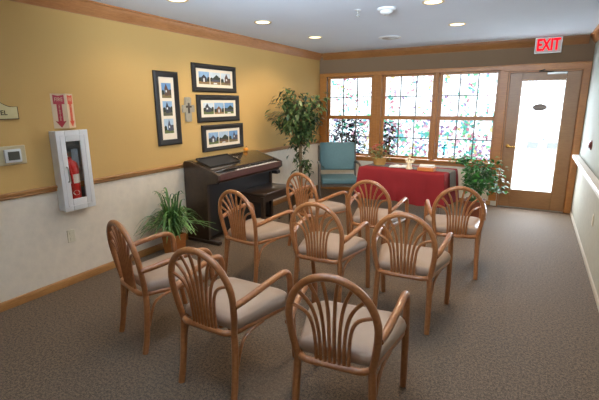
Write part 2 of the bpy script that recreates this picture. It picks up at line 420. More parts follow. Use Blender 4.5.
mb = MB(); rr = (.075, .04)
for k in range(5):
    x = 3.612-ox-.06+k*.03; mb.box(x-.009, x+.009, .0325, .0339, 1.532, 1.548)
mb.build('sticker_marking', plain('faint_marking', (158, 142, 130), .5), st)
mb = MB(); hx = 3.245-ox
mb.lathe([(.028, 0), (.028, .008), (.014, .014), (.011, .05)], 18, xf=Matrix.Translation((hx, .02, .955)) @ Matrix.Rotation(R(90), 4, 'X'))
mb.tube(smoothpath([(hx, -.034, .955), (hx+.03, -.038, .953), (hx+.07, -.036, .948), (hx+.125, -.03, .94)]), [.011]*12+[.009]*7, 10)
mb.ball((hx, -.03, .955), .016)
mb.build('door_handle', M['brass'], d)
mb = MB()
mb.box(3.66-ox, 3.905-ox, -.045, .019, 2.002, 2.034, .006)
cl = mb.build('door_closer', M['steel'], d)
mb = MB(); mb.tube([(3.73-ox, -.03, 2.038), (3.55-ox, -.085, 2.045)], .008, 8); mb.tube([(3.55-ox, -.085, 2.045), (3.62-ox, -.035, 2.07)], .007, 8)
mb.build('closer_arm', M['bronze'], cl)
struct('trim_7', MB().box(DX0+.02, DX1-.02, D-.01, D+.15, 0, .007), M['steel'], 'metal threshold strip under the exit door', 'threshold')

# ------------------------------------------------------------------ outside
struct('ground', MB().box(-14, 20, D+.2, 40, -.2, -.06), M['snow'], 'bright pale ground outside the exit door', 'ground')
def shrub(x, y, h, r, n, label):
    t = thing('shrub', label, 'shrub', (x, y, -.06), group='shrubs outside the stained windows')
    rnd = random.Random(int(x*100))
    mb = MB()
    for k in range(6):
        a = k*1.05; mb.tube(smoothpath([(0, 0, 0), (.06*math.cos(a), .06*math.sin(a), h*.4), (r*.5*math.cos(a), r*.5*math.sin(a), h*.8)]), .012, 6)
    mb.build('stem', M['bark'], t)
    mb = MB()
    for k in range(n):
        a = rnd.uniform(0, 6.28); q = rnd.random()**.5; z = h*rnd.uniform(.25, 1)
        rad = r*q*math.sqrt(max(.05, 1-((z/h-.6)/.55)**2))
        mb.leaf((rad*math.cos(a), rad*math.sin(a), z), (math.cos(a), math.sin(a), rnd.uniform(-.4, .8)), (0, 0, 1), rnd.uniform(.10, .16), .075)
    mb.build('foliage', M['outdoor_leaf'], t)
shrub(.12, 8.25, 1.34, .36, 600, 'dark shrub outside, seen through the left stained window')
shrub(.98, 8.2, 1.30, .17, 260, 'narrow dark shrub outside, at the left edge of the middle window')
f = thing('low_fence', 'low pale fence with grey panels outside beyond the door', 'fence', (4.2, 14.5, -.06))
mb = MB()
for k in range(4): mb.box(-.9+k*.52, -.84+k*.52, -.03, .03, 0, .62)
mb.box(-.9, .72, -.03, .03, .56, .62)
mb.build('fence_frame', M['pale_slat'], f)
for k in range(3): MB().box(-.78+k*.52, -.46+k*.52, -.01, .01, .30, .52).build('panel', M['grey_slat'], f)

# ------------------------------------------------------------------ chairs
def hoop_y(z): return -.238-.068*(z-.45)/.421
def make_chair(label, group):
    t = thing('fan_back_armchair', label, 'chair', group=group)
    # bent back hoop
    zw, zt, wh = .63, .868, .214; pts = []
    low = [(.184+(wh-.184)*(1-((zw-z)/(zw-.40))**1.7), z) for z in (.40, .46, .52, .58)]
    arc = [(wh*math.cos(R(a)), zw+(zt-zw)*math.sin(R(a))) for a in range(0, 181, 9)]
    for x, z in low+arc+[(-x, z) for x, z in low[::-1]]: pts.append((x, hoop_y(z), z))
    MB().tube(pts, .0185, 12).build('back_frame', M['chair_wood'], t)
    # fan of eight bent rods
    ends = [((.68, .77), .016, (.040, .858)), ((.68, .745), .056, (.106, .832)), ((.67, .715), .088, (.164, .780)), ((.66, .675), .105, (.203, .700))]
    for sgn in (-1, 1):
        for k, ((zb, zc), xc, (ex, ez)) in enumerate(ends):
            sx = .0115+.0228*k
            p = bez((sx, 0, .410), (sx, 0, zb), (xc, 0, zc), (ex, 0, ez), 12)
            MB().tube([(sgn*q.x, hoop_y(q.z)-.024*(1-(q.x/.2)**2)*max(0, 1-(q.z-.41)/.3), q.z) for q in p], .0092, 8).build('spindle', M['chair_wood'], t)
    # seat frame ring
    def ring(sc, n=8):
        c = []
        corners = [(.20, -.235, .06), (.252, .225, .09), (-.252, .225, .09), (-.20, -.235, .06)]
        cc = [(.126, -.185), (.172, .150), (-.172, .150), (-.126, -.185)]
        rad = [.06, .085, .085, .06]; st = [-90, 0, 90, 180]
        for (x, y), r_, s0 in zip(cc, rad, st):
            for k in range(n+1):
                a = R(s0+90*k/n); c.append((x*sc+(r_)*math.cos(a), y*sc+r_*math.sin(a)*1.0))
        return c
    rg = ring(1)
    rg = [(x, y-(.018*(1-(x/.2)**2) if y < -.2 else 0)+(.02*(1-(x/.25)**2) if y > .2 else 0)) for x, y in rg]
    MB().tube([(x, y, .405) for x, y in rg], 0.0175, 10, cyclic=True).build('seat_frame', M['chair_wood'], t)
    # cushion: stacked inset rings
    mb = MB(); lv = [(.88, .400), (.96, .408), (1.0, .424), (1.01, .444), (.985, .464), (.92, .476), (.75, .484), (.45, .488), (.05, .490)]
    vs = []; n = len(rg)
    for s, z in lv: vs += [(x*s*1.05+(.006 if x > 0 else -.006), max(y, -.236)*s*.965+.013, z) for x, y in rg]
    fs = [(i*n+k, i*n+(k+1) % n, (i+1)*n+(k+1) % n, (i+1)*n+k) for i in range(len(lv)-1) for k in range(n)]
    fs += [tuple(range(n))[::-1], tuple((len(lv)-1)*n+k for k in range(n))]
    mb.add(vs, fs).build('seat', M['seat'], t, 60)
    for s in (-1, 1):
        mb = MB(); p = smoothpath([(s*.184, hoop_y(.40), .40), (s*.190, -.234, .30), (s*.194, -.252, .12), (s*.196, -.275, 0)])
        mb.tube(p, [.0185+.002*(1-abs(i/len(p)-.4)) for i in range(len(p))], 10).build('leg', M['chair_wood'], t)
        mb = MB(); p = smoothpath([(s*.268, .222, .42), (s*.268, .236, .30), (s*.267, .254, .14), (s*.264, .276, 0)])
        mb.tube(p, .0195, 10).build('leg', M['chair_wood'], t)
        p = smoothpath([(s*.219, hoop_y(.585), .585), (s*.236, -.18, .598), (s*.252, -.05, .618), (s*.260, .08, .630), (s*.262, .150, .630),
                        (s*.264, .192, .612), (s*.266, .212, .572), (s*.267, .217, .50), (s*.268, .222, .42)])
        MB().tube(p, .0195, 12).build('armrest', M['chair_wood'], t)
        MB().tube(smoothpath([(s*.193, -.228, .185), (s*.200, -.208, .275), (s*.206, -.178, .345), (s*.216, -.110, .382), (s*.228, -.02, .392)]), .0095, 8).build('brace', M['chair_wood'], t)
    return t
CG = 'fan-back armchairs set in three rows'
chairs = [
 (1.373, 1.942, -.285, 'fan-back wooden armchair of the nearest row, beside the fern and left wall'),
 (2.103, 1.801, -.011, 'fan-back wooden armchair in the middle of the nearest row'),
 (2.833, 1.825, .116, 'fan-back wooden armchair closest to the viewer, at the right end of the nearest row'),
 (1.385, 3.086, -.136, 'fan-back wooden armchair of the second row, in front of the dark piano'),
 (2.168, 3.008, .045, 'fan-back wooden armchair in the middle of the second row'),
 (2.848, 3.019, .055, 'fan-back wooden armchair at the right end of the second row'),
 (2.988, 4.152, .233, 'fan-back wooden armchair of the farthest row, in front of the green bushy plant'),
 (1.477, 4.147, -.22, 'fan-back wooden armchair of the farthest row, beside the piano bench'),
 (2.214, 4.079, .027, 'fan-back wooden armchair of the farthest row, facing the middle of the red table'),
]
proto = make_chair('', CG)
for i, (x, y, a, lab) in enumerate(chairs):
    o = proto if i == 0 else copy_tree(proto)
    o.location = (x, y, 0); o.rotation_euler = (0, 0, a); o['label'] = lab

# teal armchair in the corner
t = thing('teal_armchair', 'teal upholstered armchair with wooden arms by the left window', 'chair', (.86, 6.13, 0), R(30))
xf = Matrix.Translation((0, .20, .53)) @ Matrix.Rotation(R(-9), 4, 'X')
MB().box(-.29, .29, -.035, .035, 0, .46, .025, 3, xf).build('backrest', M['teal'], t)
MB().box(-.29, .29, -.28, .20, .37, .465, .03, 3).build('seat', M['teal'], t)
mb = MB(); mb.box(-.285, .285, -.25, .19, .325, .372, .006); mb.build('seat_frame', M['arm_wood'], t)
for s in (-1, 1):
    MB().tube(smoothpath([(s*.315, .235, .66), (s*.318, .05, .672), (s*.322, -.13, .672), (s*.322, -.215, .655), (s*.322, -.235, .60), (s*.318, -.235, .40)]), .020, 10).build('armrest', M['arm_wood'], t)
    MB().tube([(s*.318, -.235, .41), (s*.31, -.245, 0)], [.022, .016], 10).build('leg', M['arm_wood'], t)
    MB().tube(smoothpath([(s*.302, .30, .93), (s*.306, .235, .60), (s*.306, .205, .35), (s*.30, .25, 0)]), .018, 10).build('leg', M['arm_wood'], t)

# ------------------------------------------------------------------ piano and bench
t = thing('console_piano', 'dark walnut console piano against the yellow left wall', 'piano', (.03, 4.215, 0))
prof = [(0, .045), (0, .945), (.02, .965), (.10, .965), (.50, .842), (.515, .83), (.517, .768), (.475, .735), (.345, .715), (.33, .045)]
for s in (-1, 1):
    MB().prism(prof, s*.665-.02, s*.665+.02, 'y').build('side_panel', M['piano'], t)
    MB().box(.0, .49, s*.665-.03, s*.665+.03, 0, .044, .008).build('foot', M['piano'], t)
mb = MB(); mb.prism([(0, .93), (0, .95), (.02, .969), (.10, .969), (.41, .874), (.41, .85), (.10, .94)], -.644, .644, 'y')
mb.build('lid', M['piano_top'], t)
MB().box(.40, .485, -.644, .644, .762, .812).build('key_bed', M['black'], t)
mb = MB()
for k in range(36):
    y = -.28+k*.0252; mb.cur = 0; mb.box(.41, .484, y, y+.0242, .813, .838, .003)
    if k % 7 in (0, 1, 3, 4, 5) and k < 35: mb.cur = 1; mb.box(.41, .445, y+.0196, y+.0306, .8385, .848, .002)
mb.build('keyboard', [M['keys'], M['black']], t)
MB().box(.41, .484, -.640, -.29, .813, .842, .004).build('control_panel', M['black'], t)
MB().prism([(.486, .735), (.517, .768), (.515, .838), (.486, .838)], -.644, .644, 'y').build('front_rail', M['piano_nose'], t)
mb = MB(); mb.box(0.30, .322, -.644, .644, .07, .735); mb.box(.322, .485, -.644, .644, .722, .76)
mb.build('lower_panel', M['dark'], t)
# music desk lying on the slope
sl = math.atan2(.095, .31)
xf = Matrix.Translation((.22, -.30, .942)) @ Matrix.Rotation(sl, 4, 'Y')
mb = MB(); mb.box(-.10, .12, -.30, .28, -.004, .006, .002, 1, xf)
md = mb.build('music_desk', M['black'], t)
mb = MB(); mb.box(-.10, .12, .262, .28, .0065, .016, .002, 1, xf); mb.box(-.112, -.101, -.30, .28, .0, .022, .002, 1, xf)
mb.build('desk_ledge', M['piano_top'], md)
MB().box(.43, .53, .53, .61, .674, .721, .006).build('headphone_box', M['black'], t)
# bench
t = thing('piano_bench', 'dark wooden bench pulled up to the piano', 'bench', (.565, 4.475, 0))
MB().box(-.20, .20, -.355, .355, .485, .525, .008, 2).build('bench_seat', M['piano'], t)
mb = MB(); mb.box(-.175, .175, -.345, -.325, .41, .486); mb.box(-.175, .175, .325, .345, .41, .486); mb.box(-.175, -.155, -.325, .325, .41, .486); mb.box(.155, .175, -.325, .325, .41, .486)
mb.build('apron', M['piano'], t)
for sx in (-1, 1):
    for sy in (-1, 1): MB().prism([(sx*.16-.022, .484), (sx*.16+.022, .484), (sx*.16+.017, 0), (sx*.16-.017, 0)], sy*.335-.022, sy*.335+.022, 'y').build('leg', M['piano'], t)
# gourd
t = thing('small_gourd', 'small orange gourd on the back edge of the piano', 'ornament', (.09, 4.68, .9705))
mb = MB(); n = 20; vs = []; lv = 9
for i in range(lv):
    ph = math.pi*i/(lv-1)
    for k in range(n):
        a = 2*math.pi*k/n; r = .034*math.sin(ph)*(1+.08*math.cos(5*a)); vs.append((r*math.cos(a), r*math.sin(a), .026-.026*math.cos(ph)))
mb.add(vs, [(i*n+k, i*n+(k+1) % n, (i+1)*n+(k+1) % n, (i+1)*n+k) for i in range(lv-1) for k in range(n)])
mb.build('gourd_body', M['orange'], t)
MB().tube([(0, 0, .048), (.004, 0, .062), (.012, .004, .072)], .005, 7).build('gourd_stem', M['bark'], t)

# ------------------------------------------------------------------ table with red cloth
TA = R(-7); TC = (2.065, 5.805); TZ = .722
def tl(x, y, z): return (TC[0]+x*math.cos(TA)-y*math.sin(TA), TC[1]+x*math.sin(TA)+y*math.cos(TA), z)
TW, TD = .605, .285
t = thing('folding_table', 'plain table hidden under the red cloth', 'table', (TC[0], TC[1], 0), TA)
MB().box(-TW+.015, TW-.015, -TD+.015, TD-.015, .69, .714, .006).build('tabletop', M['arm_wood'], t)
for sx in (-1, 1):
    for sy in (-1, 1): MB().tube([(sx*.54, sy*.21, .69), (sx*.55, sy*.22, 0)], .016, 10).build('leg', M['steel'], t)
def cloth():
    mb = MB(); rnd = random.Random(4); per = []; nx, ny, rc = 40, 20, .02
    for k in range(nx): per.append((-TW+2*TW*k/nx, -TD, 0, -1))
    for k in range(ny): per.append((TW, -TD+2*TD*k/ny, 1, 0))
    for k in range(nx): per.append((TW-2*TW*k/nx, TD, 0, 1))
    for k in range(ny): per.append((-TW, TD-2*TD*k/ny, -1, 0))
    n = len(per); vs = []; lv = [0, .012, .03, .09, .16, .24, .32, .39, .44]
    for j, dz in enumerate(lv):
        for i, (x, y, ex, ey) in enumerate(per):
            a = i/n*2*math.pi
            cor = max(0, 1-min(abs(abs(x)-TW)+abs(abs(y)-TD), .12)/.12)
            if cor > 0: dx, dy = (math.copysign(.7, x), math.copysign(.7, y)); k2 = cor
            else: dx, dy = 0, 0; k2 = 0
            fold = .007*math.sin(17*a+.6)+.006*math.sin(29*a)+.004*math.sin(7*a)
            o = (0 if j == 0 else .004+.010*min(1, dz/.04))+(dz/.44)*(fold+.012)+k2*(dz/.44)*.045
            vx, vy = ex*(1-k2)+dx*k2, ey*(1-k2)+dy*k2
            ln = dz*(1+.0*k2)+(.012*math.sin(5*a) if j == len(lv)-1 else 0)
            vs.append((x+vx*o, y+vy*o, TZ-ln-(.0 if j else 0)))
    fs = [(j*n+i, j*n+(i+1) % n, (j+1)*n+(i+1) % n, (j+1)*n+i) for j in range(len(lv)-1) for i in range(n)]
    fs = [f[::-1] for f in fs]
    mb.add(vs, fs); mb.f.append(tuple(range(n))); mb.mi.append(0)
    o = mb.build('tablecloth', M['cloth_red'], None, 75); o.location = (TC[0], TC[1], 0); o.rotation_euler = (0, 0, TA); return o
tag(cloth(), 'red cloth draped over the table under the windows', 'tablecloth')
mb = MB(); n = 10; y0, y1 = -.11, .15
path = [(-.57, TZ+.002), (-.2, TZ+.002), (.2, TZ+.002), (TW, TZ+.003), (TW+.018, TZ-.004), (TW+.024, TZ-.03), (TW+.032, TZ-.12), (TW+.044, TZ-.25)]
vs = []
for x, z in path: vs += [(x, y0, z), (x, (y0+y1)/2, z), (x, y1, z)]
fs = []
for i in range(len(path)-1):
    for k in range(2): fs.append((i*3+k, (i+1)*3+k, (i+1)*3+k+1, i*3+k+1))
o = mb.add(vs, fs).build('table_runner', M['runner'], None); o.location = (TC[0], TC[1], 0); o.rotation_euler = (0, 0, TA)
tag(o, 'grey striped runner lying along the red cloth and hanging at its right end', 'table runner')

# things on the table
def flower_basket():
    x, y, z = tl(-.445, .03, TZ+.003)
    t = thing('flower_arrangement', 'dried flower arrangement in a tan basket on the left end of the table', 'flowers', (x, y, z))
    mb = MB(); mb.lathe([(.068, 0), (.078, .02), (.090, .09), (.096, .10), (.088, .104), (.075, .08), (.0, .075)], 20, xf=Matrix.Diagonal((1.15, .8, 1, 1)))
    mb.build('basket', M['basket'], t)
    rnd = random.Random(11); mb = MB()
    for k in range(170):
        a = rnd.uniform(0, 6.28); r = .19*rnd.random()**.6; h = .10+.25*rnd.random()*(1-.6*r/.19)
        mb.leaf((r*math.cos(a), r*.8*math.sin(a), h), (math.cos(a), math.sin(a), rnd.uniform(-.3, 1)), (0, 0, 1), rnd.uniform(.05, .085), .03)
    for k in range(30):
        a = rnd.uniform(0, 6.28); r = .15*rnd.random()**.6
        mb.tube([(0, 0, .07), (r*math.cos(a), r*.8*math.sin(a), .12+.17*rnd.random()*(1-.5*r/.15))], .0025, 5)
    mb.build('foliage', M['flower_leaf'], t)
    for k in range(13):
        a = k*2.4; r = .05+.1*((k*.37) % 1); h = .20+.17*((k*.61) % 1)*(1-.4*r/.15)
        mb = MB(); c = Vector((r*math.cos(a), r*.8*math.sin(a), h)); q = rnd.uniform(.02, .03)
        for j in range(7):
            b = j*2*math.pi/7; mb.leaf(c, (math.cos(b), math.sin(b), .5), (0, 0, 1), q*1.5, q*1.1)
        mb.ball(c+Vector((0, 0, .004)), q*.55, seg=8)
        mb.build('flower', M['petal_red'] if k % 3 else M['petal_pink'], t)
flower_basket()
x, y, z = tl(-.10, -.02, TZ+.003)
t = thing('open_book', 'white open book lying beside the flower basket', 'book', (x, y, z+.001), R(8))
MB().box(-.15, .15, -.095, .095, 0, .005, .001).build('book_cover', M['arm_wood'], t)
mb = MB(); pf = []
for s in (-1, 1):
    vs = []
    for k in range(9):
        u = k/8; zz = .006+.022*math.sin(min(1, u*1.25+.12)*math.pi*.75)*(1-u*.5)
        vs += [(s*.142*u, -.09, zz), (s*.142*u, .09, zz), ]
    nb = len(vs); vs += [(p[0], p[1], .0055) for p in vs]
    fs = [(2*k, 2*k+2, 2*k+3, 2*k+1) for k in range(8)]+[(2*k+nb, 2*k+2+nb, 2*k+2, 2*k) for k in range(8)]+[(2*k+1, 2*k+3, 2*k+3+nb, 2*k+1+nb) for k in range(8)]+[(16, 16+nb, 17+nb, 17)]
    mb.add(vs, fs)
mb.build('page_block', M['page'], t)
x, y, z = tl(.075, -.12, TZ+.003)
t = thing('angel_figurine', 'small cream angel figurine at the middle of the table', 'figurine', (x, y, z))
mb = MB(); mb.lathe([(.044, 0), (.046, .008), (.038, .03), (.026, .08), (.022, .105), (.014, .125), (.009, .132)], 18)
mb.ball((0, 0, .150), .022, seg=12)
for s in (-1, 1): mb.tube([(s*.02, 0, .108), (s*.04, -.015, .092), (s*.012, -.032, .086)], .009, 7)
mb.build('figure', M['cream'], t)
mb = MB()
for s in (-1, 1): mb.prism([(s*.008, .10), (s*.03, .128), (s*.062, .135), (s*.066, .118), (s*.05, .09), (s*.012, .07)], .012, .022, 'y')
mb.build('wing', M['cream'], t)
def closed_book(name, loc, rz, w, d_, h, cov, label):
    t = thing(name, label, 'book', loc, rz)
    mb = MB(); mb.box(-w/2, w/2, -d_/2, d_/2, 0, .004, .001); mb.box(-w/2, w/2, -d_/2, d_/2, h-.004, h, .001); mb.box(-w/2, -w/2+.005, -d_/2, d_/2, .004, h-.004)
    mb.build('book_cover', cov, t)
    MB().box(-w/2+.0055, w/2-.006, -d_/2+.005, d_/2-.005, .0042, h-.0042).build('page_block', M['page'] if cov is not M['orange_book'] else M['orange_book'], t)
x, y, z = tl(.325, -.125, TZ+.005); closed_book('hymn_book', (x, y, z), TA+R(4), .22, .15, .045, M['orange_book'], 'thick orange book on the table, below the white one')
x, y, _ = tl(.32, -.105, 0); closed_book('hymn_book', (x, y, z+.0455), TA+R(12), .19, .13, .026, M['page'], 'white book lying on top of the orange book')

# ------------------------------------------------------------------ plants
# ficus tree
t = thing('ficus_tree', 'tall leafy potted ficus tree in the corner left of the teal armchair', 'potted tree', (.44, 5.62, 0))
MB().lathe([(.12, 0), (.135, .02), (.155, .22), (.165, .24), (.150, .245), (.14, .2), (0, .2)], 24).build('pot', M['wicker'], t)
MB().lathe([(.0, .222), (.139, .218), (.139, .205)], 20).build('soil', M['soil'], t)
mb = MB()
for k in range(3):
    a = k*2.1; p = []
    for i in range(12):
        h = .2+1.15*i/11; b = a+i*.55; r = .022*(1-.3*i/11); p.append((r*math.cos(b), r*math.sin(b), h))
    mb.tube(p, [.014-.0005*i for i in range(12)], 8)
rnd = random.Random(5); tips = []
for k in range(26):
    a = k*2.4+rnd.uniform(-.3, .3); z0 = rnd.uniform(.95, 1.35); L_ = rnd.uniform(.18, .42)
    zz = z0+rnd.uniform(.05, .50)
    p = smoothpath([(0, 0, z0), (L_*.5*math.cos(a), L_*.5*math.sin(a), (z0+zz)/2+.06), (L_*math.cos(a), L_*math.sin(a), zz-.03)], 4)
    mb.tube(p, .0045, 5); tips += p[2:]
for a, z0 in ((.1, .62), (-.6, .70), (2.2, .8)):
    p = smoothpath([(0, 0, z0), (.09*math.cos(a), .09*math.sin(a), z0+.03), (.19*math.cos(a), .19*math.sin(a), z0+.0)], 4)
    mb.tube(p, .004, 5); tips += p[3:]+p[4:]
mb.build('trunk', M['bark'], t)
mb = MB()
def clear(c):      # leaves keep clear of the armchair
    dx, dy = c.x+.44-.86, c.y+5.62-6.13; u = dx*math.cos(R(30))+dy*math.sin(R(30)); v = -dx*math.sin(R(30))+dy*math.cos(R(30))
    return c.x > -.28 and (c.z > 1.14 or abs(u) > .47 or v < -.40 or v > .5)
for q in tips:
    for j in range(5 if q.z > .9 else 3):
        c = q+Vector((rnd.gauss(0, .05), rnd.gauss(-.07 if q.z > .9 else 0, .06), rnd.gauss(0, .06))); a = rnd.uniform(0, 6.28)
        o = Vector((c.x, c.y, 0))
        dr = Vector((math.cos(a), math.sin(a), rnd.uniform(-.9, .25)))+o*1.5
        if clear(c): mb.leaf(c, dr, (rnd.uniform(-.3, .3), rnd.uniform(-.3, .3), 1), rnd.uniform(.09, .135), rnd.uniform(.042, .056), .3)
for k in range(240):
    a = rnd.uniform(0, 6.28); r = .36*rnd.random()**.5; z = 1.52+rnd.uniform(-1, 1)*.34*math.sqrt(1-(r/.40)**2)
    c = Vector((r*math.cos(a)-.02, r*math.sin(a)-.10, z))
    if clear(c): mb.leaf(c, (math.cos(a)+rnd.gauss(0, .4), math.sin(a)+rnd.gauss(0, .4), rnd.uniform(-.9, .4)), (0, 0, 1), rnd.uniform(.09, .135), rnd.uniform(.042, .056), .3)
mb.build('foliage', M['ficus_leaf'], t)
# arching-leaf plant by the piano
t = thing('spider_plant', 'arching grassy-leaved plant in a small orange wooden planter by the left wall', 'potted plant', (.215, 3.13, 0))
mb = MB(); a, b, h = .078, .092, .215
vs = [(-a, -a, 0), (a, -a, 0), (a, a, 0), (-a, a, 0), (-b, -b, h), (b, -b, h), (b, b, h), (-b, b, h)]
c = b-.012; vs += [(-c, -c, h), (c, -c, h), (c, c, h), (-c, c, h), (-c, -c, h-.03), (c, -c, h-.03), (c, c, h-.03), (-c, c, h-.03)]
mb.add(vs, [(3, 2, 1, 0), (0, 1, 5, 4), (1, 2, 6, 5), (2, 3, 7, 6), (3, 0, 4, 7), (4, 5, 9, 8), (5, 6, 10, 9), (6, 7, 11, 10), (7, 4, 8, 11), (8, 9, 13, 12), (9, 10, 14, 13), (10, 11, 15, 14), (11, 8, 12, 15)])
mb.build('planter', M['pot_wood'], t, 20)
MB().box(-c+.001, c-.001, -c+.001, c-.001, h-.05, h-.028).build('soil', M['soil'], t)
mb = MB(); rnd = random.Random(9)
for k in range(165):
    a = rnd.uniform(0, 6.28); L_ = rnd.uniform(.28, .56); rise = rnd.uniform(.14, .36) if k % 6 else rnd.uniform(.34, .50)
    out = L_*rnd.uniform(.55, 1.0) if k % 6 else L_*.35
    wd = rnd.uniform(.008, .014); px, py = rnd.uniform(-.05, .05), rnd.uniform(-.05, .05)
    p0 = Vector((px, py, h-.028)); end = Vector((px+out*math.cos(a), py+out*math.sin(a), max(h+.03+.1*((k*.618) % 1), h+rise-(out*.62 if k % 6 else .02))))
    mid = Vector((px+out*.45*math.cos(a), py+out*.45*math.sin(a), h+rise*1.15))
    lim = -.19
    if end.x < lim: end.x = lim+rnd.uniform(0, .03)
    if mid.x < lim: mid.x = lim+.01
    end.y = min(end.y, .33); mid.y = min(mid.y, .30)
    pts = bez(p0, p0.lerp(mid, .55)+Vector((0, 0, .07)), mid, end, 7); side = Vector((-math.sin(a), math.cos(a), 0)); vs = []
    for i, p in enumerate(pts):
        w = wd*math.sin(math.pi*min(.97, (i+1.2)/9.0)); vs += [p+side*w/1, p-Vector((0, 0, w*.4)), p-side*w/1]
    fs = []
    for i in range(len(pts)-1):
        for j in range(2): fs.append((i*3+j, i*3+j+1, (i+1)*3+j+1, (i+1)*3+j))
    mb.add(vs, fs)
mb.build('foliage', M['fern_leaf'], t)
# bushy plant by the door
t = thing('bushy_plant', 'bright green bushy plant in a red-brown planter between table and exit door', 'potted plant', (2.955, 6.12, 0))
mb = MB(); a, b, h = .115, .13, .285
vs = [(-a, -a, 0), (a, -a, 0), (a, a, 0), (-a, a, 0), (-b, -b, h), (b, -b, h), (b, b, h), (-b, b, h)]; c = b-.015
vs += [(-c, -c, h), (c, -c, h), (c, c, h), (-c, c, h), (-c, -c, h-.03), (c, -c, h-.03), (c, c, h-.03), (-c, c, h-.03)]
mb.add(vs, [(3, 2, 1, 0), (0, 1, 5, 4), (1, 2, 6, 5), (2, 3, 7, 6), (3, 0, 4, 7), (4, 5, 9, 8), (5, 6, 10, 9), (6, 7, 11, 10), (7, 4, 8, 11), (8, 9, 13, 12), (9, 10, 14, 13), (10, 11, 15, 14), (11, 8, 12, 15)])
mb.build('planter', M['stand'], t, 20)
MB().box(-c+.001, c-.001, -c+.001, c-.001, h-.05, h-.028).build('soil', M['soil'], t)
mb = MB(); rnd = random.Random(21); cs = []
for k in range(22):
    a = k*2.4; r = .26*((k+.5)/22)**.5
    e = (r*math.cos(a)+.02, r*.75*math.sin(a), .74+.10*math.sin(k*1.7)-.2*(r/.3)**2)
    mb.tube(smoothpath([(.05*math.cos(a), .05*math.sin(a), h-.03), (e[0]*.45, e[1]*.45, .5), e], 4), .0045, 5); cs.append(Vector(e))
mb.build('stem', M['bush_leaf'], t)
mb = MB()
for k in range(900):
    q = rnd.choice(cs); c = q+Vector((rnd.gauss(0, .065), rnd.gauss(0, .06), rnd.gauss(-.05, .09)))
    if c.z < .42: c.z = .42+rnd.random()*.1
    if c.x < -.16 and c.z < .80: c.z = .80+rnd.random()*.08
    a = rnd.uniform(0, 6.28)
    mb.leaf(c, (math.cos(a)+c.x*2, math.sin(a)+c.y*2, rnd.uniform(-.6, .5)), (rnd.uniform(-.3, .3), rnd.uniform(-.3, .3), 1), rnd.uniform(.055, .09), rnd.uniform(.035, .055), .25)
mb.build('foliage', M['bush_leaf'], t)

# ------------------------------------------------------------------ left wall things
PC = {}
def pm(c, rough=.5):
    if c not in PC: PC[c] = plain('print_%d_%d_%d' % c, c, rough, 0, .3, .18, 25)
    return PC[c]
def photo(parent, y0, y1, z0, z1, x, seed):
    """little photograph of a church: sky, ground, building with spire, trees"""
    rnd = random.Random(seed*7+1); w = y1-y0; h = z1-z0; mb = MB()
    sky = rnd.choice([(142, 172, 200), (110, 148, 188), (196, 204, 208), (170, 186, 200)]); gr = rnd.choice([(96, 104, 52), (120, 100, 60), (88, 84, 62), (140, 108, 66)])
    bd = rnd.choice([(92, 66, 52), (58, 56, 62), (120, 86, 62), (74, 72, 84)]); tr = (44, 50, 36)
    mats = [pm(sky), pm(gr), pm(bd), pm(tr), pm((216, 214, 208))]
    g = rnd.uniform(.18, .32)
    F = lambda poly, t, m: (setattr(mb, 'cur', m), mb.flat([(y0+a*w, z0+b*h) for a, b in poly], 'x', x+t*.00025))
    F([(0, 0), (1, 0), (1, 1), (0, 1)], 0, 0); F([(0, 0), (1, 0), (1, g), (0, g)], 1, 1)
    F([(0, g*.8), (.3, g*.9), (.26, g+.22), (.12, g+.3), (0, g+.2)], 2, 3); F([(.74, g*.9), (1, g*.8), (1, g+.3), (.86, g+.34), (.76, g+.18)], 2, 3)
    st = seed % 3; c = rnd.uniform(.35, .62)
    if st == 0:        # tall steeple
        tw = rnd.uniform(.13, .19); th = rnd.uniform(.55, .68)
        F([(c-.05, g*.7), (min(.98, c+.42), g*.7), (min(.98, c+.40), g+.20), (c+.2, g+.34), (c-.05, g+.26)], 3, 2)
        F([(c-tw, g*.6), (c+tw, g*.6), (c+tw, th), (c, .97), (c-tw, th)], 4, 2)
        F([(c-tw*.4, g+.12), (c+tw*.4, g+.12), (c+tw*.4, g+.26), (c-tw*.4, g+.26)], 5, 4)
    elif st == 1:      # long nave with a steep roof and low sun on the lawn
        F([(.12, g*.8), (.92, g*.8), (.92, g+.12), (.12, g+.16)], 4, 2)
        F([(.06, g+.14), (.95, g+.10), (.82, g+.40), (.62, g+.52), (.24, g+.20)], 5, 3)
        F([(.3, g*.1), (.7, g*.15), (.62, g*.5), (.34, g*.5)], 2, 4)
    else:              # gabled front between bare trees
        F([(c-.26, g*.7), (c+.26, g*.7), (c+.26, g+.26), (c, g+.52), (c-.26, g+.26)], 4, 2)
        F([(c-.07, g*.7), (c+.07, g*.7), (c+.07, g+.18), (c, g+.24), (c-.07, g+.18)], 5, 4)
        for q in (.1, .22, .82, .92): F([(q-.012, g*.7), (q+.012, g*.7), (q+.006, .9), (q-.006, .9)], 5, 3)
    mb.build('photo_print', mats, parent, 0)
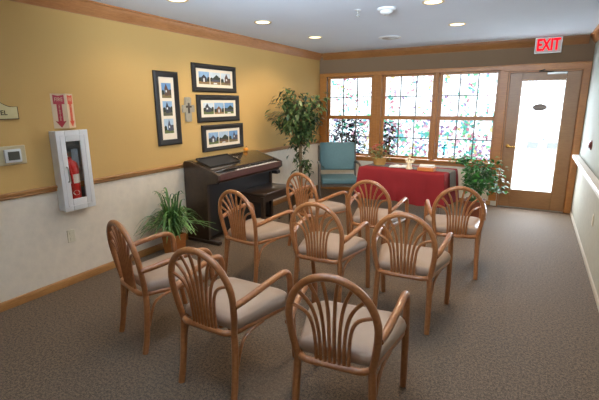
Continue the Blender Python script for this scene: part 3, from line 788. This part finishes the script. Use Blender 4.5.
def picture(y0, y1, z0, z1, my0, my1, mz0, mz1, vertical, label, seed):
    cy, cz = (y0+y1)/2, (z0+z1)/2
    t = thing('picture_frame', label, 'picture', (0.001, cy, cz), group='framed triple photographs on the yellow wall')
    y0, y1, my0, my1 = y0-cy, y1-cy, my0-cy, my1-cy; z0, z1, mz0, mz1 = z0-cz, z1-cz, mz0-cz, mz1-cz
    mb = MB(); pr = [(0, 0), (0, .018), (.25, .030), (.55, .026), (.8, .016), (1, .014), (1, 0)]
    def corner(u, s): return [(y0+(my0-y0)*u, z0+(mz0-z0)*u), (y1+(my1-y1)*u, z0+(mz0-z0)*u), (y1+(my1-y1)*u, z1+(mz1-z1)*u), (y0+(my0-y0)*u, z1+(mz1-z1)*u)][s]
    vs = []
    for u, dp in pr:
        for s in range(4): p = corner(u, s); vs.append((dp, p[0], p[1]))
    mb.add(vs, [(i*4+s, i*4+(s+1) % 4, (i+1)*4+(s+1) % 4, (i+1)*4+s) for i in range(len(pr)-1) for s in range(4)])
    mb.build('frame', M['frame_black'], t, 25)
    MB().box(.0005, .008, my0+.0005, my1-.0005, mz0+.0005, mz1-.0005).build('mat_board', M['mat'], t)
    w, h = my1-my0, mz1-mz0
    for k in range(3):
        if vertical:
            zc = mz1-h*(.21+.285*k); photo(t, my0+w*.17, my0+w*.80, zc-h*.118, zc+h*.118, .0085, seed+k*(3 if vertical else 2))
        else:
            yc = my0+w*(.205+.295*k); photo(t, yc-w*.138, yc+w*.138, mz0+h*.17, mz0+h*.84, .0085, seed+k*(3 if vertical else 2))
picture(3.205, 3.552, 1.165, 1.965, 3.270, 3.487, 1.228, 1.902, True, 'tall black frame with three photographs one above another', 3)
picture(3.785, 4.610, 1.758, 2.090, 3.852, 4.545, 1.815, 2.033, False, 'wide black frame with three photographs, highest of the three wide ones', 20)
picture(3.837, 4.660, 1.392, 1.727, 3.905, 4.587, 1.455, 1.664, False, 'wide black frame with three photographs, middle of the three wide ones', 33)
picture(3.895, 4.727, 1.027, 1.359, 3.972, 4.652, 1.077, 1.298, False, 'wide black frame with three photographs, lowest one just above the piano', 47)
# stone cross
t = thing('wall_cross', 'grey stone wall cross with a small dark cross between picture frames', 'cross', (.001, 3.685, 1.555))
mb = MB()
mb.prism([(-.045, -.135), (-.02, -.142), (.03, -.142), (.048, -.13), (.044, -.03), (.092, -.034), (.097, 0), (.094, .05), (.046, .046), (.05, .13), (.02, .14), (-.04, .137), (-.05, .045), (-.086, .05), (-.096, .01), (-.086, -.036), (-.046, -.03)], 0, .022, 'x')
mb.build('cross_body', M['stone'], t)
mb = MB(); mb.box(.022, .031, -.014, .014, -.045, .075, .003); mb.box(.022, .0305, -.045, .045, .018, .042, .003)
mb.build('small_cross', M['bronze'], t)['label'] = 'small dark bronze cross'
# extinguisher cabinet
t = thing('extinguisher_cabinet', 'white wall cabinet with a glass door holding the red extinguisher', 'cabinet', (0, 2.180, .705))
hw, hh, dp = .142, .69, .085
mb = MB(); mb.box(.001, dp, -hw, -hw+.020, 0, hh, .004); mb.box(.001, dp, hw-.020, hw, 0, hh, .004); mb.box(.001, dp, -hw+.020, hw-.020, 0, .024, .004); mb.box(.001, dp, -hw+.020, hw-.020, hh-.024, hh, .004)
mb.build('cabinet_box', M['white_metal'], t)
mb = MB(); a = hw-.022
mb.box(-.058, -.053, -a, a, .022, hh-.022); mb.box(-.053, -.001, -a, -a+.005, .022, hh-.022); mb.box(-.053, -.001, a-.005, a, .022, hh-.022)
mb.box(-.053, -.001, -a+.005, a-.005, .022, .027); mb.box(-.053, -.001, -a+.005, a-.005, hh-.027, hh-.022)
mb.build('inner_tub', M['tub'], t)
wy0, wy1, wz0, wz1 = -.066, .066, .098, .600
mb = MB(); a = hw+.004
mb.box(dp+.001, dp+.018, -a, wy0, -.004, hh+.004, .005, 2); mb.box(dp+.001, dp+.018, wy1, a, -.004, hh+.004, .005, 2)
mb.box(dp+.001, dp+.018, wy0, wy1, -.004, wz0, .005, 2); mb.box(dp+.001, dp+.018, wy0, wy1, wz1, hh+.004, .005, 2)
# raised line around the door
for q in ((-.112, -.106, .035, .655), (.106, .112, .035, .655), (-.106, .106, .035, .041), (-.106, .106, .649, .655)):
    mb.box(dp+.017, dp+.021, q[0], q[1], q[2], q[3], .001)
dr = mb.build('cabinet_door', M['white_metal'], t)
MB().box(dp+.008, dp+.011, wy0-.004, wy1+.004, wz0-.004, wz1+.004).build('pane', M['cab_glass'], dr)
mb = MB(); mb.tube(smoothpath([(dp+.018, -.086, .255), (dp+.036, -.086, .265), (dp+.038, -.086, .33), (dp+.036, -.086, .375), (dp+.018, -.086, .385)]), .0055, 8)
mb.build('handle', M['steel'], dr)
# extinguisher inside
t = thing('fire_extinguisher', 'red fire extinguisher standing inside the white cabinet', 'fire extinguisher', (.012, 2.186, .7325))
MB().lathe([(.056, 0), (.060, .008), (.060, .34), (.054, .375), (.03, .405), (.014, .415), (.014, .43)], 24).build('cylinder_body', M['red_paint'], t)
mb = MB(); n = 12; vs = []
for z in (.20, .28):
    for k in range(n+1): aa = -1.3+2.4*k/n; vs.append((.0605*math.cos(aa), .0605*math.sin(aa), z))
mb.add(vs, [(k, k+1, n+1+k+1, n+1+k) for k in range(n)]); mb.build('label_band', M['page'], t)
mb = MB(); vs = []
for k in range(16): aa = 2*math.pi*k/16; b = -.15+.5*math.cos(aa); vs.append((.0608*math.cos(b), .0608*math.sin(b), .115+.022*math.sin(aa)))
mb.add(vs, [tuple(range(16))]); mb.build('oval_label', M['page'], t)
mb = MB(); mb.box(-.014, .014, -.018, .018, .43, .475, .003); mb.box(-.01, .01, -.014, .07, .488, .500, .002, 1, Matrix.Translation((0, 0, -.06)) @ Matrix.Rotation(R(8), 4, 'X')); mb.box(-.008, .008, -.015, .06, .452, .462, .002)
mb.build('valve_handle', M['steel'], t)
mb = MB(); mb.tube(smoothpath([(0, -.016, .455), (.012, -.045, .46), (.05, -.050, .40), (.058, -.040, .30), (.060, -.036, .20)]), .009, 8); mb.build('hose', M['red_paint'], t)
mb = MB(); mb.box(.030, .032, .000, .062, .33, .50); mb.build('inspection_tag', M['grey_card'], t)['label'] = 'pale blue-grey card tag'
# V-shaped arrow sign above the cabinet
t = thing('extinguisher_arrow_sign', 'V-shaped projecting sign with red arrows pointing down to the cabinet', 'sign', (.001, 2.192, 1.415))
hz, half, apex = .29, .098, .062
def panel(s):
    A = Vector((0, s*half, 0)); B = Vector((apex, 0, 0)); u = (A-B if s > 0 else B-A); ln = u.length; u.normalize()
    o = B if s > 0 else A; nrm = Vector((apex_n(s)))
    return lambda x, z, d=0: o+u*(x*ln)+Vector((0, 0, z*hz))+nrm*(.0012+d), ln
def apex_n(s):
    v = Vector((half, s*apex, 0)); return v.normalized()
mb = MB()
mb.add([(0, -half, 0), (apex, 0, 0), (0, half, 0), (0, -half, hz), (apex, 0, hz), (0, half, hz)], [(0, 1, 4, 3), (1, 2, 5, 4)])
mb.build('sign_panel', M['sign_white'], t, 10)
for s, rm in ((-1, M['sign_red']), (1, M['sign_orange'])):
    P, ln = panel(s); mb = MB()
    def poly(pts, d=0): mb.add([P(x, z, d) for x, z in pts], [tuple(range(len(pts)))])
    mx = .5
    poly([(mx-.36, .70), (mx+.36, .70), (mx+.36, .97), (mx+.22, .955), (mx, .94), (mx-.22, .955), (mx-.36, .97)])
    poly([(mx-.17, .20), (mx+.17, .20), (mx+.17, .70), (mx-.17, .70)]); poly([(mx-.36, .22), (mx, .02), (mx+.36, .22), (mx+.17, .20), (mx-.17, .20)])
    mb.build('arrow', rm, t, 0)
    mb = MB(); put_text(mb, 'FIRE', .044, lambda x, y, dd: P(.5+x/ln, .83+y/hz, .0006+dd), squeeze=.8)
    for k, ch in enumerate('EXTINGUISHER'): put_text(mb, ch, .015, lambda x, y, dd, k=k: P(.5+x/ln, .665-k*.0385+y/hz, .0006+dd), squeeze=1.2)
    mb.build('lettering', M['sign_white'], t, 0)
# room plaque
t = thing('room_plaque', 'cream arched room name plaque with a dark edge above the thermostat', 'sign', (.001, 1.632, 1.503))
def arch(hw, e):
    r = [(-hw, e), (hw, e), (hw, .098-e*.3), (hw*.84, .097-e*.5)]
    for k in range(1, 16):
        u = -1+2*k/16; r.append((-u*hw*.80, .097+.058*(.5+.5*math.cos(math.pi*u))-e*.7))
    return r+[(-hw*.84, .097-e*.5), (-hw, .098-e*.3)]
MB().prism(arch(.188, 0), 0, .012, 'x').build('plaque_edge', M['bronze'], t)
MB().prism(arch(.182, .006), .0121, .014, 'x').build('plaque_face', M['plaque'], t)
mb = MB(); put_text(mb, 'CHAPEL', .050, lambda x, y, dd: (.0145+dd, x+.018, .050+y), bold=.001, squeeze=.98); mb.build('lettering', M['bronze'], t, 0)
# thermostat in its cover
t = thing('thermostat', 'white thermostat with grey screen on a beige backplate, left wall', 'thermostat', (.001, 1.722, 1.152))
MB().box(0, .012, -.115, .108, 0, .148, .004).build('backplate', M['beige_plastic'], t)
MB().box(.0125, .034, -.058, .064, .020, .122, .006, 2).build('housing', M['white'], t)
MB().box(.0345, .036, -.036, .048, .038, .105).build('screen', M['lcd'], t)
# outlets
def outlet(loc, sgn, label, m):
    t = thing('wall_outlet', label, 'outlet', loc)
    q = lambda a, b: (a, b) if sgn > 0 else (-b, -a)
    MB().box(*q(.001, .007), -.036, .036, -.058, .058, .002).build('cover_plate', m, t)
    for z in (-.026, .026): MB().box(*q(.0072, .010), -.016, .016, z-.017, z+.017, .002).build('socket', m, t)
outlet((0, 2.112, .450), 1, 'cream wall outlet low on the left wall below the cabinet', M['cream_plastic'])
outlet((W, 4.85, .47), -1, 'cream wall outlet low on the right wall below the handrail', M['cream_plastic'])

# ------------------------------------------------------------------ right wall
t = thing('handrail', 'long pale handrail along the right wall', 'handrail', (W, 2.0, .90))
MB().prism([(-.10, -.04), (-.10, -.006), (-.094, 0), (-.03, 0), (-.022, -.012), (-.022, -.04), (-.03, -.05), (-.086, -.05)], -3.5, 4.88, 'y').build('rail', M['rail_white'], t)
for k in range(5): MB().box(-.03, -.001, -3.0+k*1.85, -2.93+k*1.85, -.10, -.02, .004).build('bracket', M['steel'], t)
t = thing('alarm_sounder', 'small dark red round alarm on the right wall', 'alarm', (W-.001, 5.88, 1.12))
xf = Matrix.Rotation(R(-90), 4, 'Y')
MB().lathe([(.056, 0), (.056, .012), (.050, .016)], 24, xf=xf).build('alarm_base', M['alarm_red'], t)
MB().lathe([(.046, .0165), (.042, .024), (.028, .031), (0, .034)], 24, xf=xf).build('alarm_dome', M['alarm_red'], t)

# ------------------------------------------------------------------ exit sign
t = thing('exit_sign', 'illuminated red EXIT sign above the glazed door', 'sign', (3.625, D-.115, 2.285))
MB().box(-.165, .165, 0, .038, 0, .212, .004).build('sign_housing', M['white'], t)
MB().box(-.153, .153, -.003, -.0002, .012, .200).build('sign_face', M['exit_face'], t)
mb = MB(); put_text(mb, 'EXIT', .222, lambda x, y, dd: (x, -.0045-dd, .104+y), bold=.006, squeeze=.62); mb.build('lettering', M['exit_red'], t, 0)

# ------------------------------------------------------------------ ceiling things
def downlight(x, y, label, power, first=[None]):
    if first[0] is None:
        t = thing('recessed_downlight', label, 'ceiling light', (x, y, H), group='round recessed ceiling lights')
        MB().lathe([(.098, -.001), (.098, -.006), (.09, -.010), (.078, -.006), (.076, -.001)], 28).build('trim_ring', M['brass_trim'], t)
        MB().lathe([(0, -.0055), (.075, -.0045), (.075, -.001)], 28).build('lens', M['lens'], t)
        first[0] = t
    else:
        t = copy_tree(first[0]); t.location = (x, y, H); t['label'] = label
    spot(x, y, power)
def spot(x, y, power):
    l = bpy.data.lights.new('downlight_lamp', 'SPOT'); l.energy = power; l.color = (1, .80, .55); l.spot_size = R(150); l.spot_blend = .6; l.shadow_soft_size = .07
    o = bpy.data.objects.new('downlight_lamp', l); o.location = (x, y, H-.03); col.objects.link(o)
M['brass_trim'] = plain('pale_gold_trim', (214, 196, 160), .35, .2)
PW = 54
for x, y, lab in ((.815, 4.10, 'round ceiling light near the left wall, above the piano'), (.83, 5.344, 'round ceiling light near the left wall, closest to the windows'),
                  (2.668, 5.365, 'round ceiling light above the table, closest to the windows on the right'), (2.66, 4.11, 'round ceiling light at the top edge, right of the smoke detector'),
                  (.755, 2.87, 'round ceiling light near the left wall, cut by the top edge of view')):
    downlight(x, y, lab, PW*(.42 if y < 3 else 1))
spot(2.66, 2.87, PW*.8)
t = thing('smoke_detector', 'white conical smoke detector on the ceiling', 'smoke detector', (2.215, 4.15, H))
MB().lathe([(.088, -.001), (.088, -.014), (.078, -.022), (.07, -.024)], 28).build('detector_base', M['white'], t)
MB().lathe([(.066, -.0242), (.060, -.040), (.034, -.056), (.0, -.058)], 24).build('detector_chamber', M['white'], t)
MB().lathe([(.024, -.0585), (.018, -.066), (0, -.068)], 16).build('detector_cap', M['steel'], t)
t = thing('ceiling_diffuser', 'flat round grey ceiling diffuser near the back wall', 'ceiling vent', (1.705, 5.90, H))
MB().lathe([(.15, -.001), (.155, -.010), (.12, -.016), (.115, -.008)], 30).build('outer_ring', M['white'], t)
MB().lathe([(.10, -.009), (.104, -.018), (.06, -.026), (0, -.026)], 28).build('center_plate', M['steel'], t)
t = thing('sprinkler_head', 'small metal sprinkler head hanging from the ceiling', 'sprinkler', (1.95, 4.08, H))
MB().lathe([(.032, -.001), (.030, -.006), (.012, -.008)], 18).build('escutcheon', M['white'], t)
mb = MB(); mb.tube([(0, 0, -.006), (0, 0, -.03)], .008, 8)
for s in (-1, 1): mb.tube([(s*.006, 0, -.028), (s*.014, 0, -.042), (s*.004, 0, -.058)], .003, 6)
mb.build('sprinkler_frame', M['steel'], t)
MB().lathe([(.0, -.057), (.018, -.059), (.018, -.062), (0, -.062)], 16).build('deflector', M['steel'], t)

# ------------------------------------------------------------------ light, sky, camera
w = bpy.data.worlds.new('overcast_sky'); bpy.context.scene.world = w; w.use_nodes = True
bg = w.node_tree.nodes['Background']; bg.inputs[0].default_value = (.80, .90, 1, 1); bg.inputs[1].default_value = 26.0
def area(name, loc, rot, sx, sy, power, color=(1, 1, 1), portal=False):
    l = bpy.data.lights.new(name, 'AREA'); l.shape = 'RECTANGLE'; l.size = sx; l.size_y = sy; l.energy = power; l.color = color
    if portal: l.cycles.is_portal = True
    o = bpy.data.objects.new(name, l); o.location = loc; o.rotation_euler = rot; col.objects.link(o); return o
area('window_portal', (1.6, D+.13, 1.38), (R(-90), 0, 0), 2.95, 1.46, 1, portal=True)
area('door_portal', (3.63, D+.13, 1.05), (R(-90), 0, 0), .95, 2.1, 1, portal=True)
area('fill_behind_camera', (2.6, -1.2, 2.3), (R(50), 0, 0), 2.4, .8, 14, (1, .95, .88))  # added soft fill from behind the camera, not a room fixture
fill = area('ceiling_fill', (3.1, .5, 1.95), (R(110), 0, R(14)), .7, .7, 62, (.70, .85, 1)); fill.data.spread = R(110)  # added cool fill lamp, aimed up to brighten the ceiling
fill.rotation_euler = (Vector((2.7, 2.2, 2.5))-Vector(fill.location)).to_track_quat('-Z', 'Y').to_euler()

fill = area('ceiling_fill', (2.3, .2, 1.95), (0, 0, 0), .6, .6, 42, (.70, .85, 1)); fill.data.spread = R(70)  # second added cool fill, for the left part of the ceiling
fill.rotation_euler = (Vector((1.75, 2.3, 2.5))-Vector(fill.location)).to_track_quat('-Z', 'Y').to_euler()
F_, PI_, YA, RO = 413.0513, .2273, .5123, -.0063
Fv = Vector((-math.sin(YA)*math.cos(PI_), math.cos(YA)*math.cos(PI_), -math.sin(PI_)))
Rv = Vector((math.cos(YA), math.sin(YA), 0)); Uv = Rv.cross(Fv)
R2 = Rv*math.cos(RO)+Uv*math.sin(RO); U2 = -Rv*math.sin(RO)+Uv*math.cos(RO)
cam = bpy.data.cameras.new('camera'); cam.sensor_width = 36; cam.lens = F_*36/599; cam.clip_start = .05
co = bpy.data.objects.new('camera', cam); col.objects.link(co)
co.matrix_world = Matrix(((R2.x, U2.x, -Fv.x, 3.5756), (R2.y, U2.y, -Fv.y, 0), (R2.z, U2.z, -Fv.z, 1.6029), (0, 0, 0, 1)))
sc = bpy.context.scene; sc.camera = co
sc.view_settings.view_transform = 'Standard'; sc.view_settings.look = 'None'; sc.view_settings.exposure = 0
sc.cycles.use_denoising = True; sc.cycles.max_bounces = 8; sc.cycles.transparent_max_bounces = 12
sc.cycles.sample_clamp_indirect = 8
